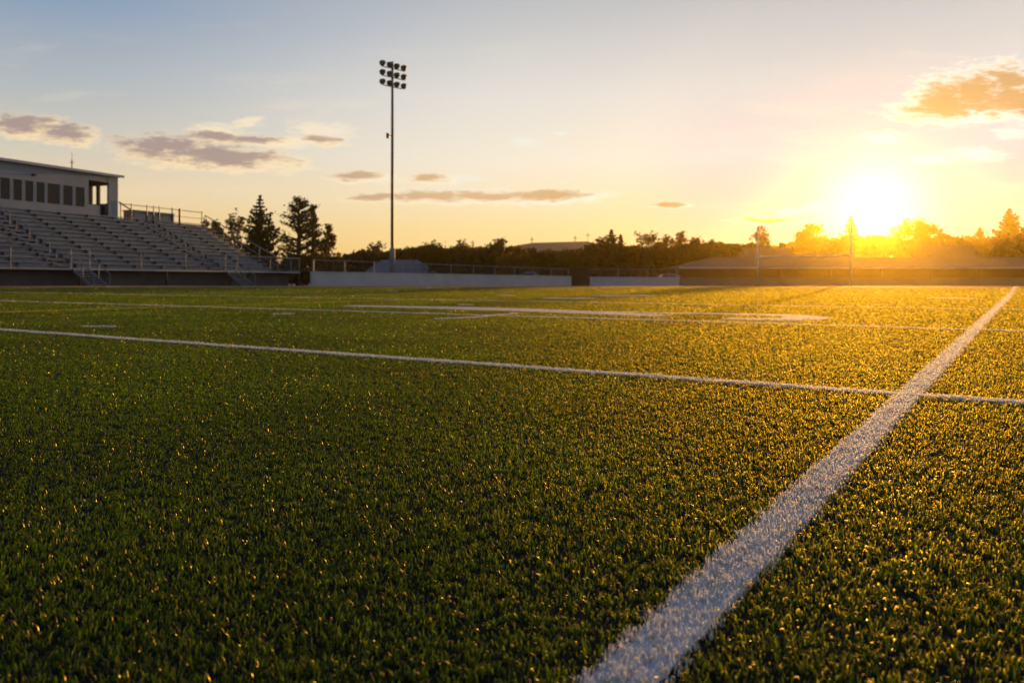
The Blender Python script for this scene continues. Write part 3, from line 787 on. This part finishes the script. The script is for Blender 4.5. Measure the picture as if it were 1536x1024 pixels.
        C = np.concatenate(pts); C = C[(C[:, 2] > base+.02) & (C[:, 2] < top+.1)]; V = card_verts(C, cs*1.7, rg)
    m.build('trunk' if kind != 'bush' else 'stems', M['bark'], o)
    quads_mesh('crown' if kind != 'bush' else 'foliage', V, M[mat], o)
    return o

T = make_tree
# left group behind the stand
T('autumn_tree', 'brown tree with a double top just behind the right half of the bleachers', 'tree', 'round', 311, 317, 26, 118, 'leaf_brown', 1, .2, dens=.8)
T('autumn_tree', 'narrow brown tree right of the double topped tree behind the bleachers', 'tree', 'round', 326, 320, 22, 121, 'leaf_brown', 2, .2, dens=.8)
T('bare_tree', 'pale thin tree left of the dark spruce by the bleachers', 'tree', 'open', 354, 313, 34, 116, 'leaf_pale', 3, .25, dens=1.2)
T('pale_bush', 'pale bush low behind the sloping side rail of the bleachers', 'bush', 'bush', 356, 352, 50, 112, 'leaf_pale', 4)
T('spruce_tree', 'dark spruce with upswept boughs right of the bleachers', 'tree', 'spruce', 390, 293, 62, 100, 'leaf_pine', 5, .12, dens=1.2, wide_at=.42)
T('pine_tree', 'tall dark pine with gaps in its crown right of the spruce', 'tree', 'pine', 447, 294, 86, 102, 'leaf_pine', 6, .16, dens=1.7)
T('pine_tree', 'lower pine leaning out right of the tall pine', 'tree', 'pine', 470, 305, 46, 108, 'leaf_pine', 7, .2, dens=1.4)
T('open_tree', 'brown round topped tree at the right end of the pine group', 'tree', 'round', 491, 331, 36, 106, 'leaf_brown', 8, .35, dens=.6)
T('orange_bush', 'large rust brown bush under the pines beside the bleachers', 'bush', 'bush', 480, 366, 82, 99, 'leaf_orange', 9, dens=1.4)
T('dark_bush', 'dark bush behind the end of the bleacher walkway', 'bush', 'bush', 424, 366, 74, 97, 'leaf_dark', 10, dens=1.3)
T('dark_bush', 'dark bush in the gap between the bleachers and the long pale wall', 'bush', 'bush', 452, 398, 44, 88, 'leaf_brown', 11)
T('dark_bush', 'dark bush behind the middle of the bleachers at the rail', 'bush', 'bush', 193, 318, 30, 100, 'leaf_orange', 12)
# centre
T('low_tree', 'low dark tree left of the lamp pole foot', 'tree', 'round', 528, 374, 40, 122, 'leaf_dark', 13, .15)
T('round_tree', 'small thin domed tree just left of the lamp pole', 'tree', 'open', 565, 361, 34, 128, 'leaf_brown', 14, .3, dens=1.2)
T('low_tree', 'low dark tree right of the lamp pole behind the grey hip roof', 'tree', 'round', 612, 370, 44, 126, 'leaf_dark', 15, .15)
T('autumn_tree', 'brown domed tree between the lamp pole and the dense round tree', 'tree', 'round', 660, 357, 58, 112, 'leaf_brown', 16, .15, dens=1.2)
T('low_tree', 'low dark tree before the left shoulder of the hill', 'tree', 'round', 702, 373, 46, 118, 'leaf_brown', 17, .15)
T('round_tree', 'dense dark round tree left of the flat hill', 'tree', 'round', 746, 356, 60, 114, 'leaf_dark', 18, .15, dens=1.4)
T('orange_bush', 'rust orange bush in front of the dense round tree', 'bush', 'bush', 772, 366, 56, 108, 'leaf_orange', 19, dens=1.4)
T('round_tree', 'small round tree before the left part of the flat hill', 'tree', 'round', 796, 367, 28, 113, 'leaf_brown', 20, .3)
T('round_tree', 'small round tree before the middle of the flat hill', 'tree', 'round', 816, 372, 24, 114, 'leaf_brown', 21, .3)
T('green_tree', 'yellow green tree before the right part of the flat hill', 'tree', 'round', 850, 372, 36, 112, 'leaf_green', 22, .2)
T('green_tree', 'yellow green tree at the right end of the flat hill', 'tree', 'round', 886, 364, 30, 111, 'leaf_green', 23, .2)
T('fir_tree', 'dark pointed fir with two tops right of the brown gate', 'tree', 'spruce', 917, 345, 54, 108, 'leaf_dark', 24, .1, wide_at=.5)
T('fir_tree', 'shorter fir leaning on the right of the dark pointed fir', 'tree', 'spruce', 931, 352, 34, 109, 'leaf_dark', 25, .1)
T('bare_tree', 'bare fan shaped tree right of the dark fir', 'tree', 'open', 971, 345, 44, 112, 'leaf_brown', 26, .3, dens=1.0)
T('bare_tree', 'pale pointed bare tree midway between the fir and the goal', 'tree', 'open', 1022, 346, 28, 113, 'leaf_orange', 27, .3, dens=1.1)
T('autumn_tree', 'brown spreading tree left of the distant rounded roof', 'tree', 'round', 1045, 350, 40, 111, 'leaf_brown', 28, .35, dens=.8)
T('autumn_tree', 'low brown tree just left of the distant rounded roof', 'tree', 'round', 1064, 355, 32, 114, 'leaf_brown', 29, .3, dens=.8)
T('bare_tree', 'thin bare tree directly behind the left goal upright', 'tree', 'open', 1141, 339, 34, 128, 'leaf_orange', 30, .35, dens=.9)
T('broad_tree', 'broad leafy tree between the two goal uprights', 'tree', 'round', 1220, 332, 62, 248, 'leaf_brown', 31, .2, dens=1.4)
# toward the sun, far beyond the building
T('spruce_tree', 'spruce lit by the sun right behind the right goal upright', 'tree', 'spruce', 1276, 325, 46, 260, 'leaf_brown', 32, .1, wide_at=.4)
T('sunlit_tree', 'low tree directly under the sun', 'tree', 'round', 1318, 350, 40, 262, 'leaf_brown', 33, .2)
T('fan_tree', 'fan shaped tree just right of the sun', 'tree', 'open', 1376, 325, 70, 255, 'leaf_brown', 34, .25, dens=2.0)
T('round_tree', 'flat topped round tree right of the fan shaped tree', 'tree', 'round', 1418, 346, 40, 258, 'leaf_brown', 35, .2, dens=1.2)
T('cone_tree', 'small cone shaped tree left of the big right hand spruce', 'tree', 'spruce', 1470, 341, 34, 240, 'leaf_dark', 36, .05, dens=1.3, wide_at=.35)
T('spruce_tree', 'big dark spruce near the right edge of the scene', 'tree', 'spruce', 1514, 313, 70, 225, 'leaf_dark', 37, .08, dens=1.4, wide_at=.5)
T('spruce_tree', 'dark spruce cut off by the right edge of the scene', 'tree', 'spruce', 1546, 322, 64, 230, 'leaf_dark', 38, .08, dens=1.3, wide_at=.5)

T('bushy_tree', 'brown bushy tree rising just behind the left end of the low building roof', 'tree', 'round', 1052, 362, 56, 114, 'leaf_brown', 60, .15, dens=1.2)
T('dark_tree', 'dark leafy tree behind the low building at the right edge of the scene', 'tree', 'round', 1516, 352, 84, 114, 'leaf_dark', 62, .12, dens=1.3)
T('bare_tree', 'bare brown tree left of the dense round tree, over the low dark tree', 'tree', 'open', 692, 358, 38, 116, 'leaf_brown', 64, .3)
T('bare_tree', 'bare brown tree between the yellow green tree and the dark pointed fir', 'tree', 'open', 902, 354, 36, 113, 'leaf_brown', 65, .3)
T('bare_tree', 'slender bare tree just left of the pale pointed bare tree', 'tree', 'open', 1000, 352, 34, 114, 'leaf_orange', 66, .3)
T('autumn_tree', 'warm brown tree right of the bare fan shaped tree', 'tree', 'round', 988, 360, 40, 111, 'leaf_brown', 67, .2)
def woods(name, xs, ytop, Z, depth, mat, seed, n):
    rg = np.random.default_rng(seed)
    x = rg.uniform(xs[0], xs[1], n); zz = Z+rg.random(n)*depth
    yt = np.interp(x, [p[0] for p in ytop], [p[1] for p in ytop])-1.5+7*(vnoise(x, x*0, 8., seed)-.3)+9*(vnoise(x, x*0, 27., seed+1)-.4)
    top = EYE+(HY-yt)/F*Z
    z = BASE+(top-BASE)*rg.random(n)**.55
    C = np.stack([(x-CX)/F*Z, zz, z], 1)
    o = quads_mesh(name, card_verts(C, Z*.0075, rg), M[mat]); setting(o, 'stuff'); return o
woods('distant_woods', (500, 1085), [(500, 380), (560, 376), (640, 371), (760, 370), (800, 377), (850, 376), (900, 369), (950, 367), (1085, 366)], 122, 9, 'leaf_brown', 51, 17000)
woods('distant_woods', (1050, 1190), [(1050, 369), (1190, 367)], 128, 9, 'leaf_brown', 52, 7000)
woods('distant_woods', (1150, 1960), [(1150, 371), (1250, 357), (1340, 354), (1430, 359), (1500, 358), (1560, 348), (1700, 350), (1960, 350)], 285, 25, 'leaf_brown', 53, 19000)
woods('distant_woods', (-700, 330), [(-700, 330), (330, 350)], 175, 14, 'leaf_dark', 54, 9000)

# ------------------------------------------------------------------ haze
hz = MB(); hz.box(-2700, 2700, -320, 2700, BASE-1, 28.5)
hm_ = bpy.data.materials.new('haze'); hm_.use_nodes = True
nt = hm_.node_tree; nt.nodes.clear()
out = nt.nodes.new('ShaderNodeOutputMaterial'); pv = nt.nodes.new('ShaderNodeVolumePrincipled')
pv.inputs['Color'].default_value = (1, .72, .12, 1); pv.inputs['Density'].default_value = .00028; pv.inputs['Anisotropy'].default_value = .88
nt.links.new(pv.outputs[0], out.inputs['Volume'])
setting(hz.build('haze', hm_), 'stuff')

# ------------------------------------------------------------------ sun, sky, camera
sl = bpy.data.lights.new('sun', 'SUN'); sl.energy = 5.0; sl.angle = R(.5); sl.color = (1, .52, .13)
so = bpy.data.objects.new('sun', sl); COL.objects.link(so)
so.rotation_euler = (Vector(SUNV)).to_track_quat('Z', 'Y').to_euler()

w = bpy.data.worlds.new('World'); S.world = w; w.use_nodes = True
nt = w.node_tree; N, L = nt.nodes, nt.links
bg = N['Background']
def math_(op, a, b=None, c=None, clamp=False):
    n = N.new('ShaderNodeMath'); n.operation = op; n.use_clamp = clamp
    for i, v in enumerate((a, b, c)):
        if v is None: continue
        if isinstance(v, (int, float)): n.inputs[i].default_value = v
        else: L.new(v, n.inputs[i])
    return n.outputs[0]
def smooth(v, a, b, o0=0., o1=1.):
    n = N.new('ShaderNodeMapRange'); n.interpolation_type = 'SMOOTHSTEP'
    L.new(v, n.inputs[0])
    for i, q in enumerate((a, b, o0, o1)): n.inputs[i+1].default_value = q
    return n.outputs[0]
def mixc(f, a, b, mode='MIX'):
    n = N.new('ShaderNodeMix'); n.data_type = 'RGBA'; n.blend_type = mode
    for i, v in ((0, f), (6, a), (7, b)):
        if isinstance(v, (int, float)): n.inputs[i].default_value = v
        elif isinstance(v, tuple): n.inputs[i].default_value = (*v, 1)
        else: L.new(v, n.inputs[i])
    return n.outputs[2]
def ramp(v, pts):
    n = N.new('ShaderNodeValToRGB'); e = n.color_ramp.elements
    while len(e) < len(pts): e.new(.5)
    for k, (p, c) in enumerate(pts): e[k].position = p; e[k].color = (*c, 1)
    L.new(v, n.inputs[0]); return n.outputs[0]
tc = N.new('ShaderNodeTexCoord'); dirv = tc.outputs['Generated']
sx = N.new('ShaderNodeSeparateXYZ'); L.new(dirv, sx.inputs[0]); dx, dy, dz = sx.outputs
dt = N.new('ShaderNodeVectorMath'); dt.operation = 'DOT_PRODUCT'; L.new(dirv, dt.inputs[0]); dt.inputs[1].default_value = SUNV
theta = math_('ARCCOSINE', math_('MINIMUM', dt.outputs['Value'], .999999))
el = math_('MAXIMUM', dz, 0.0)
SKY_NEAR = [(0, (.25, .24, .28)), (.065, (.30, .26, .54)), (.15, (.27, .40, .69)), (.23, (.33, .53, .65)), (.33, (.20, .39, .52)), (.6, (.20, .32, .45)), (1, (.16, .23, .36))]
SKY_MID = [(0, (.95, .66, .24)), (.065, (.95, .74, .37)), (.15, (.90, .82, .68)), (.23, (.77, .74, .69)), (.33, (.525, .54, .56)), (.6, (.26, .34, .45)), (1, (.16, .23, .36))]
SKY_FAR = [(0, (.90, .50, .17)), (.05, (.88, .58, .24)), (.10, (.82, .65, .42)), (.15, (.63, .59, .505)), (.21, (.455, .49, .515)), (.30, (.25, .345, .485)), (.6, (.15, .22, .38)), (1, (.10, .16, .30))]
SKY_BACK = [(0, (.11, .16, .24)), (.12, (.19, .25, .36)), (.35, (.18, .26, .42)), (1, (.10, .17, .32))]
base = mixc(smooth(theta, R(3), R(18)), ramp(el, SKY_NEAR), ramp(el, SKY_MID))
base = mixc(smooth(theta, R(24), R(58)), base, ramp(el, SKY_FAR))
base = mixc(smooth(theta, R(62), R(125)), base, ramp(el, SKY_BACK))
# fine streaks of thin cirrus
P = N.new('ShaderNodeCombineXYZ')
ysafe = math_('MAXIMUM', dy, .05)
u = math_('MULTIPLY_ADD', math_('DIVIDE', dx, ysafe), 11.72, 7.68); v = math_('MULTIPLY_ADD', math_('DIVIDE', dz, ysafe), -11.72, 4.21)
L.new(u, P.inputs[0]); L.new(v, P.inputs[1])
def noise(vec, scale, detail, sc=(1, 1, 1)):
    mp = N.new('ShaderNodeMapping'); mp.inputs['Scale'].default_value = sc; L.new(vec, mp.inputs[0])
    n = N.new('ShaderNodeTexNoise'); n.inputs['Scale'].default_value = scale; n.inputs['Detail'].default_value = detail; n.inputs['Roughness'].default_value = .6
    L.new(mp.outputs[0], n.inputs['Vector']); return n
wn = noise(P.outputs[0], 1.6, 4, (1, 2.2, 1))
wv = N.new('ShaderNodeVectorMath'); wv.operation = 'MULTIPLY_ADD'
sb = N.new('ShaderNodeVectorMath'); sb.operation = 'SUBTRACT'; L.new(wn.outputs['Color'], sb.inputs[0]); sb.inputs[1].default_value = (.5, .5, .5)
L.new(sb.outputs[0], wv.inputs[0]); wv.inputs[1].default_value = (.55, .16, 0); L.new(P.outputs[0], wv.inputs[2])
PW = wv.outputs[0]
det = noise(P.outputs[0], 2.6, 7, (1, 4.2, 1)).outputs[0]
det2 = noise(PW, 7, 6, (1, 3.6, 1)).outputs[0]
def blob(x, y, rx, ry, tilt=0.):
    mp = N.new('ShaderNodeMapping'); mp.vector_type = 'TEXTURE'
    mp.inputs['Location'].default_value = (x/100, y/100, 0); mp.inputs['Rotation'].default_value = (0, 0, R(tilt)); mp.inputs['Scale'].default_value = (rx/100, ry/100, 1)
    L.new(PW, mp.inputs[0])
    ln = N.new('ShaderNodeVectorMath'); ln.operation = 'LENGTH'; L.new(mp.outputs[0], ln.inputs[0])
    return math_('SUBTRACT', 1.0, ln.outputs['Value'])
def field(bl, ox=0, oy=0):
    d = None
    for b_ in bl:
        q = blob(b_[0]+(ox if b_[0] < 1200 else -ox*.8)*b_[2], b_[1]+(oy if b_[0] < 1200 else -.30*oy)*b_[3], *b_[2:]); d = q if d is None else math_('MAXIMUM', d, q)
    d = math_('MULTIPLY_ADD', math_('SUBTRACT', det, .5), 1.5, d)
    return math_('MULTIPLY_ADD', math_('SUBTRACT', det2, .5), .7, d)
front = smooth(dy, .08, .2)
DCL = [(38, 189, 66, 22, 3), (104, 203, 54, 20, 4), (-70, 180, 80, 20), (262, 227, 105, 29, 4), (345, 238, 130, 23, 4), (330, 207, 70, 11, 6), (390, 210, 55, 9, 4), (484, 212, 40, 9, 6),
              (540, 266, 52, 10), (645, 270, 42, 9), (660, 297, 125, 13), (575, 297, 80, 7), (825, 297, 105, 13, -2), (745, 298, 90, 9), (1006, 309, 28, 5),
              (1412, 160, 90, 24, -6), (1410, 142, 54, 36), (1458, 136, 60, 44), (1530, 148, 130, 36), (1508, 118, 42, 34), (1640, 120, 120, 45), (1160, 331, 70, 4)]
DARK = field(DCL); CORE = field(DCL, -.12, -.26)
LITE = field([(372, 183, 26, 11), (480, 196, 62, 20, 6), (330, 196, 60, 14, 5), (440, 214, 80, 14), (785, 216, 34, 12), (690, 270, 50, 11), (560, 270, 70, 12), (660, 290, 140, 12), (1470, 172, 130, 22, -4), (1580, 175, 120, 22),
              (1326, 207, 46, 15), (1400, 238, 60, 10, -3), (1462, 231, 62, 15), (1530, 200, 60, 12), (840, 198, 14, 5), (1190, 318, 40, 7), (1225, 312, 30, 8)])
warm = smooth(theta, R(8), R(50))
cir = noise(PW, .55, 7, (.55, 3.6, 1)).outputs[0]
cm = math_('MULTIPLY', math_('MULTIPLY', smooth(cir, .50, .78, 0, .42), front), math_('MULTIPLY', smooth(dz, .05, .12), smooth(dz, .34, .20)))
base = mixc(cm, base, mixc(warm, (.75, .80, .72), (.93, .76, .56)))
sky = base
# sun aureole
g1 = math_('POWER', math_('MAXIMUM', math_('SUBTRACT', 1.0, math_('DIVIDE', theta, R(5))), 0), 1.6)
g2 = math_('POWER', math_('MAXIMUM', math_('SUBTRACT', 1.0, math_('DIVIDE', theta, R(30))), 0), 2.0)
gl = mixc(1.0, mixc(g2, (0, 0, 0), (.0, .0, .0)), mixc(g1, (0, 0, 0), (.6, .9, .9)), 'ADD')
sky = mixc(1.0, sky, gl, 'ADD')
core = smooth(theta, R(1.3), R(.5))
sky = mixc(1.0, sky, mixc(core, (0, 0, 0), (6, 5, 3.5)), 'ADD')
la = math_('MULTIPLY', smooth(LITE, .0, .75, 0, .8), front)
sky = mixc(la, sky, mixc(warm, (.8, .9, .9), (.98, .80, .56)))
da = math_('MULTIPLY', smooth(DARK, -.16, .5, 0, .92), front)
body = mixc(smooth(theta, R(12), R(27)), (.46, .30, .13), (.68, .44, .24))
body = mixc(smooth(theta, R(28), R(46)), body, (.39, .29, .265))
rim = mixc(warm, (.9, .95, .85), (1.05, .80, .47))
dcol = mixc(smooth(CORE, .0, .7), rim, body)
sky = mixc(da, sky, dcol)
ns = N.new('ShaderNodeTexSky'); ns.sky_type = 'NISHITA'; ns.sun_disc = False; ns.sun_elevation = SUN_EL; ns.sun_rotation = SUN_AZ
sky = mixc(1.0, sky, mixc(1.0, ns.outputs[0], (.004, .004, .004), 'MULTIPLY'), 'ADD')
below = smooth(dz, -.02, .0)
sky = mixc(below, (.03, .03, .02), sky)
L.new(sky, bg.inputs[0]); bg.inputs[1].default_value = 1.0

cam = bpy.data.objects.new('camera', bpy.data.cameras.new('camera')); COL.objects.link(cam); S.camera = cam
cam.location = (0, 0, EYE); cam.rotation_euler = (R(90), 0, 0)
cd = cam.data; cd.sensor_width = 36; cd.lens = F/1536*36; cd.shift_y = -91/1536; cd.clip_start = .02; cd.clip_end = 6000
cd.dof.use_dof = True; cd.dof.focus_distance = 2.1; cd.dof.aperture_fstop = 5.6

S.view_settings.view_transform = 'Standard'; S.view_settings.look = 'None'; S.view_settings.exposure = 0; S.view_settings.gamma = 1
try:
    S.cycles.use_denoising = True; S.cycles.denoiser = 'OPENIMAGEDENOISE'; S.cycles.max_bounces = 6; S.cycles.volume_bounces = 0
    S.cycles.sample_clamp_indirect = 4; S.cycles.caustics_reflective = False; S.cycles.caustics_refractive = False
except Exception: pass
